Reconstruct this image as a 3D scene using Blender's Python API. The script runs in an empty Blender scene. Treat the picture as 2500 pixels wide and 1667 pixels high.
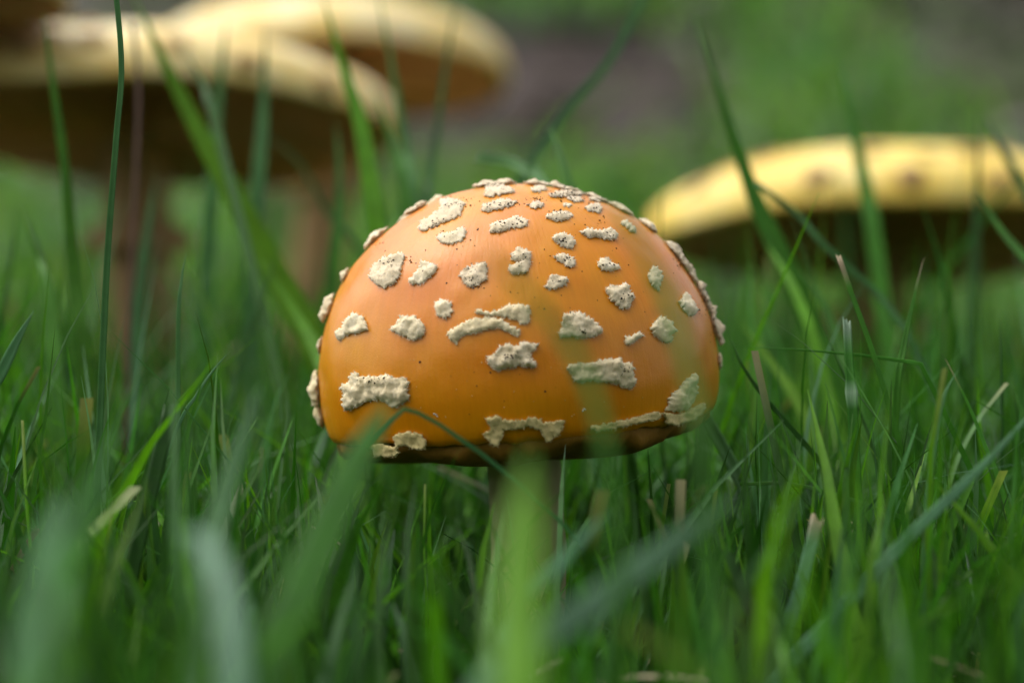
import bpy, math, random
import numpy as np
from mathutils import Vector, Matrix, noise, geometry
from mathutils.bvhtree import BVHTree

SC = bpy.context.scene
COL = SC.collection
RND = random.Random(11)
CM = 0.01

# ------------------------------------------------------------------ camera
F = 6250.0                 # focal length in photo pixels (90 mm on a 36 mm wide frame, 2500 px)
HC = 7.5                   # lens height above the lawn, cm
YH = 780.0                 # photo row of the horizontal
PITCH = math.atan((833.5 - YH) / F)
cam = bpy.data.cameras.new('camera')
cam.lens = 90.0; cam.sensor_width = 36.0
cam.clip_start = 0.02; cam.clip_end = 2000.0
cam.dof.use_dof = True
cam.dof.focus_distance = 42.3 * CM
cam.dof.aperture_fstop = 8.5
cam.dof.aperture_blades = 0
camo = bpy.data.objects.new('camera', cam); COL.objects.link(camo)
camo.location = (0, 0, HC * CM)
camo.rotation_euler = (math.pi / 2 - PITCH, 0, 0)
SC.camera = camo

# ------------------------------------------------------------------ sky, sun, exposure
SUNV = Vector((-0.45, 0.14, 0.86)).normalized()        # towards the sun
wd = bpy.data.worlds.new('World'); SC.world = wd; wd.use_nodes = True
wn = wd.node_tree; wn.nodes.clear()
wo = wn.nodes.new('ShaderNodeOutputWorld'); wb = wn.nodes.new('ShaderNodeBackground')
sk = wn.nodes.new('ShaderNodeTexSky'); sk.sky_type = 'NISHITA'; sk.sun_disc = False
sk.sun_elevation = math.asin(SUNV.z); sk.sun_rotation = math.atan2(SUNV.x, SUNV.y)
sk.air_density = 1.0; sk.dust_density = 4.0; sk.ozone_density = 1.0
hs = wn.nodes.new('ShaderNodeHueSaturation'); hs.inputs['Saturation'].default_value = 0.3   # overcast grey
wn.links.new(sk.outputs[0], hs.inputs['Color']); wn.links.new(hs.outputs[0], wb.inputs[0])
wn.links.new(wb.outputs[0], wo.inputs[0]); wb.inputs[1].default_value = 0.15
sl = bpy.data.lights.new('sun', 'SUN'); sl.energy = 1.3; sl.angle = math.radians(85); sl.color = (1.0, 0.97, 0.93)
so = bpy.data.objects.new('sun', sl); COL.objects.link(so)
so.rotation_euler = SUNV.to_track_quat('Z', 'Y').to_euler()
so.location = (-1, 0.6, 2)
vs = SC.view_settings
vs.view_transform = 'Standard'; vs.look = 'None'; vs.gamma = 1.0; vs.use_curve_mapping = False
vs.exposure = 0.72
SC.render.engine = 'CYCLES'
SC.cycles.use_denoising = True
SC.cycles.max_bounces = 8; SC.cycles.transmission_bounces = 4; SC.cycles.transparent_max_bounces = 4

# ------------------------------------------------------------------ helpers
cp, sp_ = math.cos(PITCH), math.sin(PITCH)
def raydir(x, y):
    """direction (cm per cm of depth) through a photo pixel"""
    a, c = (x - 1250.0) / F, -(y - 833.5) / F
    return Vector((a, cp + c * sp_, c * cp - sp_))
CAMP = Vector((0, 0, HC))
def P(x, y, D):
    d = raydir(x, y)
    return CAMP + d * (D / d.y)
def proj(v):
    """(n,3) cm -> photo pixels"""
    q = v - np.array([0, 0, HC])
    fw = q[:, 1] * cp - q[:, 2] * sp_
    up = q[:, 1] * sp_ + q[:, 2] * cp
    fw = np.maximum(fw, 1e-3)
    return 1250 + F * q[:, 0] / fw, 833.5 - F * up / fw

def ground_z(x, y):
    """lawn height in cm; a bank rises behind the lawn"""
    x = np.asarray(x, float); y = np.asarray(y, float)
    z = 0.35 * np.sin(x * 0.21 + 1.3) * np.cos(y * 0.17) + 0.2 * np.sin(x * 0.55 + y * 0.41)
    s = np.clip((y - 115) / 260.0, 0, 1)
    z = z + 62 * s * s * (3 - 2 * s) * (1 + 0.06 * np.sin(x * 0.03 + 0.6))
    z = z + np.clip(y - 375, 0, 2500) * 0.11
    b = np.clip((-y - 90) / 420.0, 0, 1); z = z + 190 * b * b * (3 - 2 * b)      # unseen rise added behind the lens to block low sky light
    z = z + np.clip((np.hypot(x, y) - 300) / 300, 0, 1) * 2.5 * np.sin(x * 0.011 + y * 0.013)
    return z
def gz(x, y): return float(ground_z(x, y))

def props(o, label=None, cat=None, group=None, kind=None):
    if label: o['label'] = label
    if cat: o['category'] = cat
    if group: o['group'] = group
    if kind: o['kind'] = kind
    return o
def empty(name, loc):
    o = bpy.data.objects.new(name, None); COL.objects.link(o)
    o.location = Vector(loc) * CM; o.empty_display_size = 0.01
    return o
def mesh_obj(name, verts, faces, mat, parent=None, origin=(0, 0, 0), smooth=True, uvs=None, cols=None):
    """verts in world cm; the object's origin is set to origin (cm)"""
    v = (np.asarray([tuple(q) for q in verts] if not isinstance(verts, np.ndarray) else verts, float) - np.array(tuple(origin))) * CM
    me = bpy.data.meshes.new(name)
    if isinstance(faces, np.ndarray):
        n, k = faces.shape
        me.vertices.add(len(v)); me.vertices.foreach_set('co', v.ravel())
        me.loops.add(n * k); me.loops.foreach_set('vertex_index', faces.ravel().astype(np.int32))
        me.polygons.add(n); me.polygons.foreach_set('loop_start', np.arange(0, n * k, k, dtype=np.int32))
        me.update(calc_edges=True)
    else:
        me.from_pydata([tuple(q) for q in v], [], faces); me.update()
    me.polygons.foreach_set('use_smooth', np.full(len(me.polygons), smooth))
    li = None
    if uvs is not None:
        li = np.empty(len(me.loops), np.int32); me.loops.foreach_get('vertex_index', li)
        ul = me.uv_layers.new(name='uv'); ul.data.foreach_set('uv', np.asarray(uvs, np.float32)[li].ravel())
    if cols is not None:
        ca = me.color_attributes.new('tint', 'FLOAT_COLOR', 'POINT')
        c4 = np.ones((len(v), 4), np.float32); c4[:, :3] = cols; ca.data.foreach_set('color', c4.ravel())
    if mat is not None: me.materials.append(mat)
    o = bpy.data.objects.new(name, me); COL.objects.link(o)
    if parent is None: o.location = Vector(origin) * CM
    else: o.parent = parent
    return o

# ------------------------------------------------------------------ materials
class NT:
    def __init__(s, name):
        s.m = bpy.data.materials.new(name); s.m.use_nodes = True
        s.t = s.m.node_tree; s.t.nodes.clear()
        s.out = s.n('ShaderNodeOutputMaterial')
    def n(s, t, **kw):
        o = s.t.nodes.new(t)
        for k, v in kw.items():
            if hasattr(o, k) and k not in o.inputs: setattr(o, k, v)
        return o
    def l(s, a, b): s.t.links.new(a, b)
    def coord(s, kind='Object', scale=(1, 1, 1)):
        tc = s.n('ShaderNodeTexCoord'); mp = s.n('ShaderNodeMapping'); mp.inputs['Scale'].default_value = scale
        s.l(tc.outputs[kind], mp.inputs[0]); return mp.outputs[0]
    def noise(s, co, scale, detail=4, rough=0.55, dist=0.0):
        o = s.n('ShaderNodeTexNoise'); s.l(co, o.inputs['Vector'])
        o.inputs['Scale'].default_value = scale; o.inputs['Detail'].default_value = detail
        o.inputs['Roughness'].default_value = rough; o.inputs['Distortion'].default_value = dist
        return o.outputs['Fac']
    def ramp(s, fac, stops):
        o = s.n('ShaderNodeValToRGB'); e = o.color_ramp.elements
        while len(e) < len(stops): e.new(0.5)
        for i, (p, c) in enumerate(stops):
            e[i].position = p; e[i].color = (c, c, c, 1) if isinstance(c, (int, float)) else (*c, 1)
        s.l(fac, o.inputs[0]); return o.outputs[0]
    def mix(s, fac, a, b, mode='MIX'):
        o = s.n('ShaderNodeMix'); o.data_type = 'RGBA'; o.blend_type = mode
        for i, q in ((0, fac), (6, a), (7, b)):
            if isinstance(q, (int, float)): o.inputs[i].default_value = q if i == 0 else (q, q, q, 1)
            elif isinstance(q, tuple): o.inputs[i].default_value = (*q, 1)
            else: s.l(q, o.inputs[i])
        return o.outputs[2]
    def math(s, op, a, b=0.0):
        o = s.n('ShaderNodeMath'); o.operation = op
        for i, q in enumerate((a, b)):
            if isinstance(q, (int, float)): o.inputs[i].default_value = q
            else: s.l(q, o.inputs[i])
        return o.outputs[0]
    def bump(s, h, strength, dist, prev=None):
        o = s.n('ShaderNodeBump'); o.inputs['Strength'].default_value = strength; o.inputs['Distance'].default_value = dist
        s.l(h, o.inputs['Height'])
        if prev is not None: s.l(prev, o.inputs['Normal'])
        return o.outputs[0]
    def bsdf(s, col, rough=0.5, spec=0.5, normal=None, sss=0.0, rad=None, sheen=0.0):
        o = s.n('ShaderNodeBsdfPrincipled')
        if isinstance(col, tuple): o.inputs['Base Color'].default_value = (*col, 1)
        else: s.l(col, o.inputs['Base Color'])
        if isinstance(rough, (int, float)): o.inputs['Roughness'].default_value = rough
        else: s.l(rough, o.inputs['Roughness'])
        o.inputs['Specular IOR Level'].default_value = spec
        if normal is not None: s.l(normal, o.inputs['Normal'])
        if sss:
            o.inputs['Subsurface Weight'].default_value = sss
            o.inputs['Subsurface Radius'].default_value = rad or (1, 0.4, 0.1)
            o.inputs['Subsurface Scale'].default_value = 0.0015
        if sheen:
            o.inputs['Sheen Weight'].default_value = sheen; o.inputs['Sheen Roughness'].default_value = 0.4
        return o.outputs[0]
    def done(s, sh): s.l(sh, s.out.inputs[0]); return s.m

def mat_cap(name, stops, rough=0.36, spec=0.5, margin=None, sheen=0.0):
    t = NT(name)
    co = t.coord('Object'); uv = t.coord('UV', (1, 1, 1))
    big = t.noise(co, 55, 3, 0.5)
    base = t.ramp(big, stops)
    uvs = t.coord('UV', (260, 9, 1)); fib = t.noise(uvs, 1.0, 4, 0.6)
    if margin:
        sx = t.n('ShaderNodeSeparateXYZ'); t.l(uv, sx.inputs[0])
        base = t.mix(t.math('MULTIPLY', t.ramp(sx.outputs[1], [(0.50, 0.0), (0.92, 1.0)]), t.ramp(t.noise(co, 40, 2), [(0.35, 0.15), (0.65, 0.9)])), base, margin)
    base = t.mix(0.10, base, t.ramp(fib, [(0.35, 0.25), (0.7, 1.0)]), 'MULTIPLY')
    fine = t.noise(co, 5200, 3, 0.6)
    pores = t.noise(co, 1500, 3, 0.6)
    nm = t.bump(fib, 0.16, 0.0004); nm = t.bump(fine, 0.22, 0.00012, nm); nm = t.bump(pores, 0.12, 0.00025, nm)
    r = t.math('ADD', t.math('MULTIPLY', pores, 0.14), rough - 0.07)
    return t.done(t.bsdf(base, r, spec, nm, 0.18, (1.0, 0.35, 0.05), sheen))

def mat_wart(name, tone=1.0):
    t = NT(name); co = t.coord('Object')
    n1 = t.noise(co, 420, 4, 0.6); n2 = t.noise(co, 2600, 4, 0.65)
    c = t.ramp(n1, [(0.28, (0.72 * tone, 0.60 * tone, 0.38 * tone)), (0.52, (0.90 * tone, 0.77 * tone, 0.51 * tone)), (0.75, (0.93 * tone, 0.83 * tone, 0.62 * tone))])
    at = t.n('ShaderNodeAttribute'); at.attribute_type = 'OBJECT'; at.attribute_name = 'yellow'
    c = t.mix(t.math('MULTIPLY', at.outputs['Fac'], 0.8), c, (0.60, 0.47, 0.16))
    c = t.mix(0.16, c, t.ramp(n2, [(0.3, 0.6), (0.62, 1.05)]), 'MULTIPLY')
    at2 = t.n('ShaderNodeAttribute'); at2.attribute_type = 'OBJECT'; at2.attribute_name = 'dirt'
    d1 = t.noise(co, 2300, 2, 0.5); d2 = t.noise(co, 330, 2, 0.5)
    c = t.mix(t.math('MULTIPLY', at2.outputs['Fac'], 0.45), c, (0.50, 0.36, 0.255))
    dm = t.math('MULTIPLY', t.ramp(d1, [(0.60, 0.0), (0.66, 1.0)]), t.ramp(d2, [(0.42, 0.0), (0.58, 1.0)]))
    c = t.mix(t.math('MULTIPLY', dm, at2.outputs['Fac']), c, (0.035, 0.022, 0.014))
    fib = t.noise(t.coord('Object', (1, 1, 2.2)), 3200, 4, 0.7, 0.6)
    nm = t.bump(n1, 0.35, 0.0005); nm = t.bump(fib, 0.28, 0.0002, nm)
    return t.done(t.bsdf(c, 0.85, 0.15, nm, 0.12, (1, 0.8, 0.5), 0.15))

def mat_flesh(name, a, b, scale=(1, 1, 0.25), rough=0.7, sss=0.1):
    t = NT(name); n = t.noise(t.coord('Object', scale), 420, 5, 0.6); n2 = t.noise(t.coord('Object'), 120, 3)
    c = t.mix(n, a, b); c = t.mix(0.3, c, t.ramp(n2, [(0.3, 0.5), (0.7, 1.0)]), 'MULTIPLY')
    return t.done(t.bsdf(c, rough, 0.25, t.bump(n, 0.5, 0.0006), sss, (1, 0.6, 0.3)))

def mat_blade(name):
    t = NT(name)
    a = t.n('ShaderNodeAttribute'); a.attribute_name = 'tint'
    uvx = t.coord('UV', (1, 1, 1))
    sepn = t.n('ShaderNodeSeparateXYZ'); t.l(uvx, sepn.inputs[0])
    st = t.math('SINE', t.math('MULTIPLY', sepn.outputs[0], 44.0))
    st = t.math('ADD', t.math('MULTIPLY', st, 0.5), 0.5)
    no = t.noise(t.coord('Object'), 260, 3); no2 = t.noise(t.coord('UV', (30, 3, 1)), 1.0, 3)
    c = t.mix(0.38, a.outputs['Color'], t.ramp(no, [(0.3, 0.5), (0.7, 1.35)]), 'MULTIPLY')
    c = t.mix(0.28, c, t.ramp(st, [(0.0, 0.55), (1.0, 1.3)]), 'MULTIPLY')
    c = t.mix(0.3, c, t.ramp(no2, [(0.3, 0.6), (0.7, 1.3)]), 'MULTIPLY')
    nm = t.bump(st, 0.35, 0.00008)
    p = t.bsdf(c, 0.46, 0.25, nm)
    tr = t.n('ShaderNodeBsdfTranslucent')
    t.l(t.mix(1.0, c, (1.3, 1.5, 0.7), 'MULTIPLY'), tr.inputs[0])
    mx = t.n('ShaderNodeMixShader'); mx.inputs[0].default_value = 0.3
    t.l(p, mx.inputs[1]); t.l(tr.outputs[0], mx.inputs[2])
    return t.done(mx.outputs[0])

def mat_ground():
    t = NT('soil_and_litter'); co = t.coord('Object')
    n1 = t.noise(co, 9, 4); n2 = t.noise(co, 160, 5, 0.65); n3 = t.noise(co, 1.6, 3)
    soil = t.ramp(n2, [(0.3, (0.018, 0.012, 0.009)), (0.5, (0.05, 0.036, 0.026)), (0.72, (0.13, 0.095, 0.075))])
    lit = t.ramp(n2, [(0.3, (0.014, 0.010, 0.011)), (0.52, (0.04, 0.03, 0.031)), (0.75, (0.14, 0.115, 0.105))])
    c = t.mix(t.ramp(n1, [(0.42, 0.0), (0.6, 1.0)]), soil, lit)
    g = t.ramp(n2, [(0.3, (0.03, 0.06, 0.015)), (0.7, (0.10, 0.18, 0.04))])
    c = t.mix(t.ramp(n3, [(0.45, 0.0), (0.6, 0.75)]), c, g)
    return t.done(t.bsdf(c, 0.9, 0.2, t.bump(n2, 0.8, 0.004)))

def mat_tint(name, rough=0.8, spec=0.2, sss=0.0):
    t = NT(name); a = t.n('ShaderNodeAttribute'); a.attribute_name = 'tint'
    no = t.noise(t.coord('Object'), 500, 4)
    c = t.mix(0.5, a.outputs['Color'], t.ramp(no, [(0.3, 0.45), (0.7, 1.35)]), 'MULTIPLY')
    return t.done(t.bsdf(c, rough, spec, t.bump(no, 0.4, 0.0004)))

M_CAP = mat_cap('orange_cap_skin', [(0.30, (0.66, 0.185, 0.0005)), (0.52, (0.69, 0.235, 0.0007)), (0.70, (0.71, 0.285, 0.001))], 0.31, 0.42, (0.62, 0.24, 0.0005), 0.0)
M_YCAP = mat_cap('pale_yellow_cap_skin', [(0.30, (0.80, 0.52, 0.11)), (0.5, (0.84, 0.66, 0.26)), (0.70, (0.86, 0.76, 0.48))], 0.45, 0.4)
M_YCAP2 = mat_cap('yellow_cap_skin', [(0.30, (0.80, 0.50, 0.05)), (0.55, (0.84, 0.61, 0.12)), (0.72, (0.86, 0.70, 0.26))], 0.45, 0.4)
M_OCAP = mat_cap('olive_cap_skin', [(0.30, (0.30, 0.20, 0.02)), (0.55, (0.36, 0.25, 0.03)), (0.72, (0.42, 0.30, 0.06))], 0.45, 0.4)
M_WART = mat_wart('cream_wart_felt', 0.93)
M_BWART = mat_flesh('brown_wart_felt', (0.34, 0.19, 0.06), (0.56, 0.36, 0.15), (1, 1, 1))
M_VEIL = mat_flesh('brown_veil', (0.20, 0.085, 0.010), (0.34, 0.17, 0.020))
M_STEM = mat_flesh('cream_stem', (0.36, 0.31, 0.14), (0.48, 0.43, 0.24))
M_BSTEM = mat_flesh('tan_stem', (0.30, 0.17, 0.06), (0.46, 0.30, 0.14))
M_GILL = mat_flesh('brown_gills', (0.74, 0.38, 0.16), (0.86, 0.52, 0.26), (1, 1, 1))
M_BLADE = mat_blade('grass_blade_skin')
M_SOIL = mat_tint('dark_soil_grain')
M_LITTER = mat_tint('dead_leaf', 0.6, 0.3)
M_MOSS = mat_tint('moss_leaf', 0.6, 0.3)

# ------------------------------------------------------------------ ground
def build_ground():
    def axis(lim, step0, g):
        a = [0.0]; s = step0
        while a[-1] < lim: a.append(a[-1] + s); s *= g
        return np.array(a)
    px = axis(20000, 1.2, 1.045); xs = np.concatenate([-px[:0:-1], px])
    py = axis(20000, 1.2, 1.032); ny = axis(2000, 3, 1.12)
    ys = np.concatenate([-ny[:0:-1], py])
    X, Y = np.meshgrid(xs, ys); Z = ground_z(X, Y)
    v = np.stack([X.ravel(), Y.ravel(), Z.ravel()], 1)
    nx = len(xs); i, j = np.meshgrid(np.arange(len(ys) - 1), np.arange(nx - 1), indexing='ij')
    a = (i * nx + j).ravel(); f = np.stack([a, a + 1, a + nx + 1, a + nx], 1)
    o = mesh_obj('ground', v, f, mat_ground()); props(o, 'dark soil of the lawn rising into a leaf strewn bank', 'ground', kind='structure')
build_ground()

# ------------------------------------------------------------------ mushrooms
def frame(axis):
    a = axis.normalized(); u = Vector((1, 0, 0)); u = (u - a * u.dot(a)).normalized(); return u, a.cross(u), a
def revolve(prof, c, axis, nu, wob=None):
    """prof: list of (r,h) cm from the tip outwards; returns verts, quad faces, uvs"""
    u, w, a = frame(axis); V = []; UV = []; n = len(prof)
    L = [0.0]
    for k in range(1, n): L.append(L[-1] + math.hypot(prof[k][0] - prof[k-1][0], prof[k][1] - prof[k-1][1]))
    for k, (r, h) in enumerate(prof):
        for i in range(nu):
            th = 2 * math.pi * i / nu
            rr, hh = r, h
            if wob: rr, hh = wob(th, r, h)
            V.append(c + u * (rr * math.cos(th)) + w * (rr * math.sin(th)) + a * hh)
            UV.append((i / nu if i <= nu / 2 else 1 - i / nu, L[k] / L[-1]))
    Fc = []
    for k in range(n - 1):
        for i in range(nu):
            j = (i + 1) % nu
            Fc.append((k * nu + i, (k + 1) * nu + i, (k + 1) * nu + j, k * nu + j))
    return V, Fc, UV

def wart_mesh(poly, mapf, T, rs, step=5.0, jag=2.5, lift=0.0, flat=14.0, fuzz=1.0):
    """a felt patch: poly (2-D outline), mapf(p)->(surface point, normal) in cm. T thickness cm. step/jag/flat in outline units"""
    pts = [Vector(p) for p in poly]; n = len(pts); B = []
    for i in range(n):
        a, b = pts[i], pts[(i + 1) % n]; m = max(1, int((b - a).length / (step * 0.62)))
        for k in range(m): B.append(a.lerp(b, k / m))
    cx = sum((p.x for p in pts)) / n; cy = sum((p.y for p in pts)) / n
    B2 = []
    for k, p in enumerate(B):
        q = B[(k + 1) % len(B)] - B[k - 1]
        nn = Vector((q.y, -q.x)); nn = nn.normalized() if nn.length > 1e-6 else Vector((0, 0))
        B2.append(p + nn * (jag * rs.uniform(-0.9, 0.9) + jag * 0.9 * noise.noise(Vector((p.x, p.y, 3.1)) * (0.25 / step * 2.2))))
    B = B2; nb = len(B)
    x0 = min(p.x for p in B); x1 = max(p.x for p in B); y0 = min(p.y for p in B); y1 = max(p.y for p in B)
    arr = np.array([(p.x, p.y) for p in B]); nxt = np.roll(arr, -1, 0)
    def inside_d(x, y):
        c = ((arr[:, 1] > y) != (nxt[:, 1] > y))
        with np.errstate(divide='ignore', invalid='ignore'):
            xi = (nxt[:, 0] - arr[:, 0]) * (y - arr[:, 1]) / (nxt[:, 1] - arr[:, 1]) + arr[:, 0]
        ins = np.count_nonzero(c & (x < xi)) % 2 == 1
        e = nxt - arr; l2 = np.maximum((e ** 2).sum(1), 1e-9)
        tt = np.clip(((x - arr[:, 0]) * e[:, 0] + (y - arr[:, 1]) * e[:, 1]) / l2, 0, 1)
        d = np.sqrt(((arr + e * tt[:, None] - (x, y)) ** 2).sum(1).min())
        return ins, d
    I = []; y = y0
    while y < y1:
        x = x0
        while x < x1:
            xx, yy = x + rs.uniform(-.3, .3) * step, y + rs.uniform(-.3, .3) * step
            ins, d = inside_d(xx, yy)
            if ins and d > step * 0.45: I.append((xx, yy, d))
            x += step
        y += step
    vv = [Vector((p.x, p.y)) for p in B] + [Vector((p[0], p[1])) for p in I]
    ed = [(k, (k + 1) % nb) for k in range(nb)]
    ov, oe, of, orig_v, _, _ = geometry.delaunay_2d_cdt(vv, ed, [list(range(nb))], 1, 1e-4)
    V = []; isb = []
    s1 = rs.uniform(0, 50)
    for k, p in enumerate(ov):
        s, nrm = mapf(p)
        ins, d = inside_d(p.x, p.y)
        bd = any(q < nb for q in orig_v[k]) if orig_v[k] else d < 1e-3
        e = min(1.0, d / flat); e = e * (2 - e)
        nz = noise.noise(s * 5.0 + Vector((s1, 0, 0))); nf = noise.noise(s * 16.0 + Vector((0, s1, 0))); nff = noise.noise(s * 45.0)
        h = T * ((0.42 + lift * (1 - e)) + 0.40 * e * (1 - lift) + 0.60 * nz * (0.3 + e) + 0.26 * nf + 0.10 * nff)
        V.append(s + nrm * max(h, T * 0.12)); isb.append(bd)
    Fc = []
    for f in of:
        if len(f) >= 3: Fc.append(tuple(f))
    # orient upwards
    if Fc:
        f = Fc[len(Fc) // 2]; nn = (V[f[1]] - V[f[0]]).cross(V[f[2]] - V[f[0]]); _, sn = mapf(ov[f[0]])
        if nn.dot(sn) < 0: Fc = [tuple(reversed(f)) for f in Fc]
    # skirt: boundary edges used once
    cnt = {}
    for f in Fc:
        for a, b in zip(f, f[1:] + f[:1]): cnt[(a, b)] = cnt.get((a, b), 0) + 1
    low = {}
    cc = Vector((cx, cy))
    for (a, b) in list(cnt):
        if (b, a) in cnt: continue
        for q in (a, b):
            if q not in low:
                p = ov[q]; dd = cc - p
                s, nrm = mapf(p + (dd.normalized() * step * 0.5 if dd.length > 1 else dd))
                low[q] = len(V); V.append(s - nrm * 0.03)
        Fc.append((b, a, low[a], low[b]))
    # loose felt fibres along the edge and over the top
    bset = list(low); allv = len(ov)
    for _ in range(int(len(bset) * fuzz * 2.2)):
        q = bset[rs.randrange(len(bset))]; p = ov[q]; s, nrm = mapf(p); dd = p - cc
        s2, _n = mapf(p + (dd.normalized() if dd.length > 0 else dd) * step)
        out = s2 - s; out = out.normalized() if out.length > 1e-6 else nrm.orthogonal()
        tn = nrm.cross(out); L = rs.uniform(.012, .05)
        d = (out + tn * rs.uniform(-.9, .9) + nrm * rs.uniform(-.5, .5)).normalized()
        b0 = V[q].lerp(s, rs.uniform(0, .5)); sd = d.cross(nrm).normalized() * rs.uniform(.003, .006)
        o = len(V); V += [b0 - d * .02 + sd, b0 - d * .02 - sd, b0 + d * L]; Fc.append((o, o + 1, o + 2))
    for _ in range(int(allv * fuzz * 0.8)):
        q = rs.randrange(allv); s, nrm = mapf(ov[q]); a = nrm.orthogonal().normalized(); b = nrm.cross(a); th = rs.uniform(0, 6.28)
        d = (a * math.cos(th) + b * math.sin(th) + nrm * rs.uniform(.0, .7)).normalized(); sd = d.cross(nrm).normalized() * rs.uniform(.003, .006)
        b0 = V[q]; L = rs.uniform(.012, .04); o = len(V); V += [b0 + sd, b0 - sd, b0 + d * L]; Fc.append((o, o + 1, o + 2))
    return V, Fc

def wart(parent, origin, poly, mapf, T, mat, rs, dirt=0.5, yellow=0.0, name='wart', **kw):
    V, Fc = wart_mesh(poly, mapf, T, rs, **kw)
    o = mesh_obj(name, V, Fc, mat, parent, origin)
    o['dirt'] = float(dirt); o['yellow'] = float(yellow)
    return o, V, Fc

def blob_poly(rx, ry, rs, n=11, wob=0.28):
    out = []; ph = rs.uniform(0, 6.28)
    for k in range(n):
        th = 2 * math.pi * k / n + ph; q = 1 + rs.uniform(-wob, wob)
        out.append((rx * q * math.cos(th), ry * q * math.sin(th)))
    return out

def near_map(bvh, c, nrm, axis):
    nrm = nrm.normalized(); a = (axis - nrm * axis.dot(nrm)).normalized(); b = nrm.cross(a)
    def m(p):
        q = c + a * p[0] + b * p[1]
        loc, n, _, _ = bvh.find_nearest(q)
        return loc, n
    return m

# --- the orange one ---------------------------------------------------------
D0 = 44.6; S = D0 / F                      # cm per photo pixel at its axis
CC = P(1272, 1024, D0)                      # centre of the rim plane
AX = Vector((-math.sin(math.radians(4.8)), -math.sin(math.radians(1.0)), 1)).normalized()
BASE = Vector((CC.x + 0.15, CC.y + 0.1, gz(CC.x, CC.y)))
mush = props(empty('mushroom', BASE), 'domed orange mushroom cap covered in cream warts, in front of the yellow caps', 'mushroom')
def cap_wob(th, r, h):
    q = 1 + 0.010 * math.sin(2 * th + 0.7) + 0.008 * math.sin(3 * th + 2.1) + 0.004 * math.sin(7 * th)
    z = 0.05 * math.sin(2 * th + 1.0) * (r / 3.4) ** 2
    p = Vector((r * math.cos(th), r * math.sin(th), h))
    d = 0.035 * noise.noise(p * 0.9) + 0.012 * noise.noise(p * 2.6)
    m = max(0.0, min(1.0, (0.16 - h) / 0.22)); z += m * (0.07 * noise.noise(Vector((math.cos(th) * 5, math.sin(th) * 5, 2))) + 0.04 * noise.noise(Vector((math.cos(th) * 16, math.sin(th) * 16, 5))))
    return r * q + d * (r / 3.4), h + z + d
prof = []
for k in range(61):
    a = math.pi / 2 * k / 60
    prof.append((486 * S * math.sin(a), (100 + 475 * math.cos(a)) * S))
for r, h in ((486, 85), (484.5, 68), (482, 50), (479, 32), (475, 14), (470, -2), (463, -14), (454, -20)):
    prof.append((r * S, h * S))
prof[0] = (0.004, prof[0][1])
full_cap = revolve(prof, CC, AX, 220, cap_wob)
cap = mesh_obj('cap', *full_cap[:2], M_CAP, mush, BASE, uvs=full_cap[2])
ext = prof[:-3] + [(470 * S, -40 * S), (468 * S, -120 * S)]
ev = revolve(ext, CC, AX, 220, cap_wob)
EXT = BVHTree.FromPolygons([tuple(v) for v in ev[0]], ev[1])
# veil under the cap, with a ragged hanging edge
def veil_wob(th, r, h):
    q = noise.noise(Vector((math.cos(th) * 4, math.sin(th) * 4, h))) * 0.20
    rag = noise.noise(Vector((math.cos(th) * 14, math.sin(th) * 14, 1.0))) * 0.14 if -0.42 < h < -0.05 else 0
    return r + q * 0.5, h + q + rag
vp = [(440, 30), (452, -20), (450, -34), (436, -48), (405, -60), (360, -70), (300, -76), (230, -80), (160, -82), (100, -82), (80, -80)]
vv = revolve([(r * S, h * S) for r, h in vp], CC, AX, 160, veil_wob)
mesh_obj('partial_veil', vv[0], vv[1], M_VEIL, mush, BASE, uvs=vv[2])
def stem_mesh(top, foot, r0, r1, bulb, nu=40, nv=40):
    V = []; Fc = []
    for k in range(nv + 1):
        t = k / nv; c = top.lerp(foot, t) + Vector((0.15 * math.sin(t * 3.0), 0, 0)) * r0
        r = r0 + (r1 - r0) * t + bulb * math.exp(-((t - 0.93) / 0.11) ** 2)
        r *= 1 - 0.5 * max(0, (t - 0.96) / 0.04) ** 2
        if t > 0.72: r += 0.05 * bulb * math.sin((t - 0.72) * 130)
        for i in range(nu):
            th = 2 * math.pi * i / nu
            n = noise.noise(Vector((math.cos(th) * 2, math.sin(th) * 2, t * 7))) * 0.05 * r0 + noise.noise(Vector((math.cos(th) * 9, math.sin(th) * 9, t * 5))) * 0.04 * r0
            V.append(c + Vector((math.cos(th), math.sin(th), 0)) * (r + n))
    for k in range(nv):
        for i in range(nu):
            j = (i + 1) % nu; Fc.append((k * nu + i, k * nu + j, (k + 1) * nu + j, (k + 1) * nu + i))
    return V, Fc
sv = stem_mesh(CC + AX * (-60 * S), BASE - Vector((0, 0, 0.5)), 0.62, 0.74, 0.5)
mesh_obj('stem', *sv, M_STEM, mush, BASE)

def px_map(p):
    d = raydir(p[0], p[1]); loc, n, i, _ = EXT.ray_cast(CAMP, d)
    if loc is None:
        q = P(p[0], p[1], D0)
        loc, n, _, _ = EXT.find_nearest(q)
    return loc, n
def crop(i, pts):
    ox, oy, s = {1: (750, 420, 4.238), 2: (1250, 420, 4.238), 3: (750, 760, 4.02), 4: (1250, 760, 4.02)}[i]
    return [(ox + x / s, oy + y / s) for x, y in pts]
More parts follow.
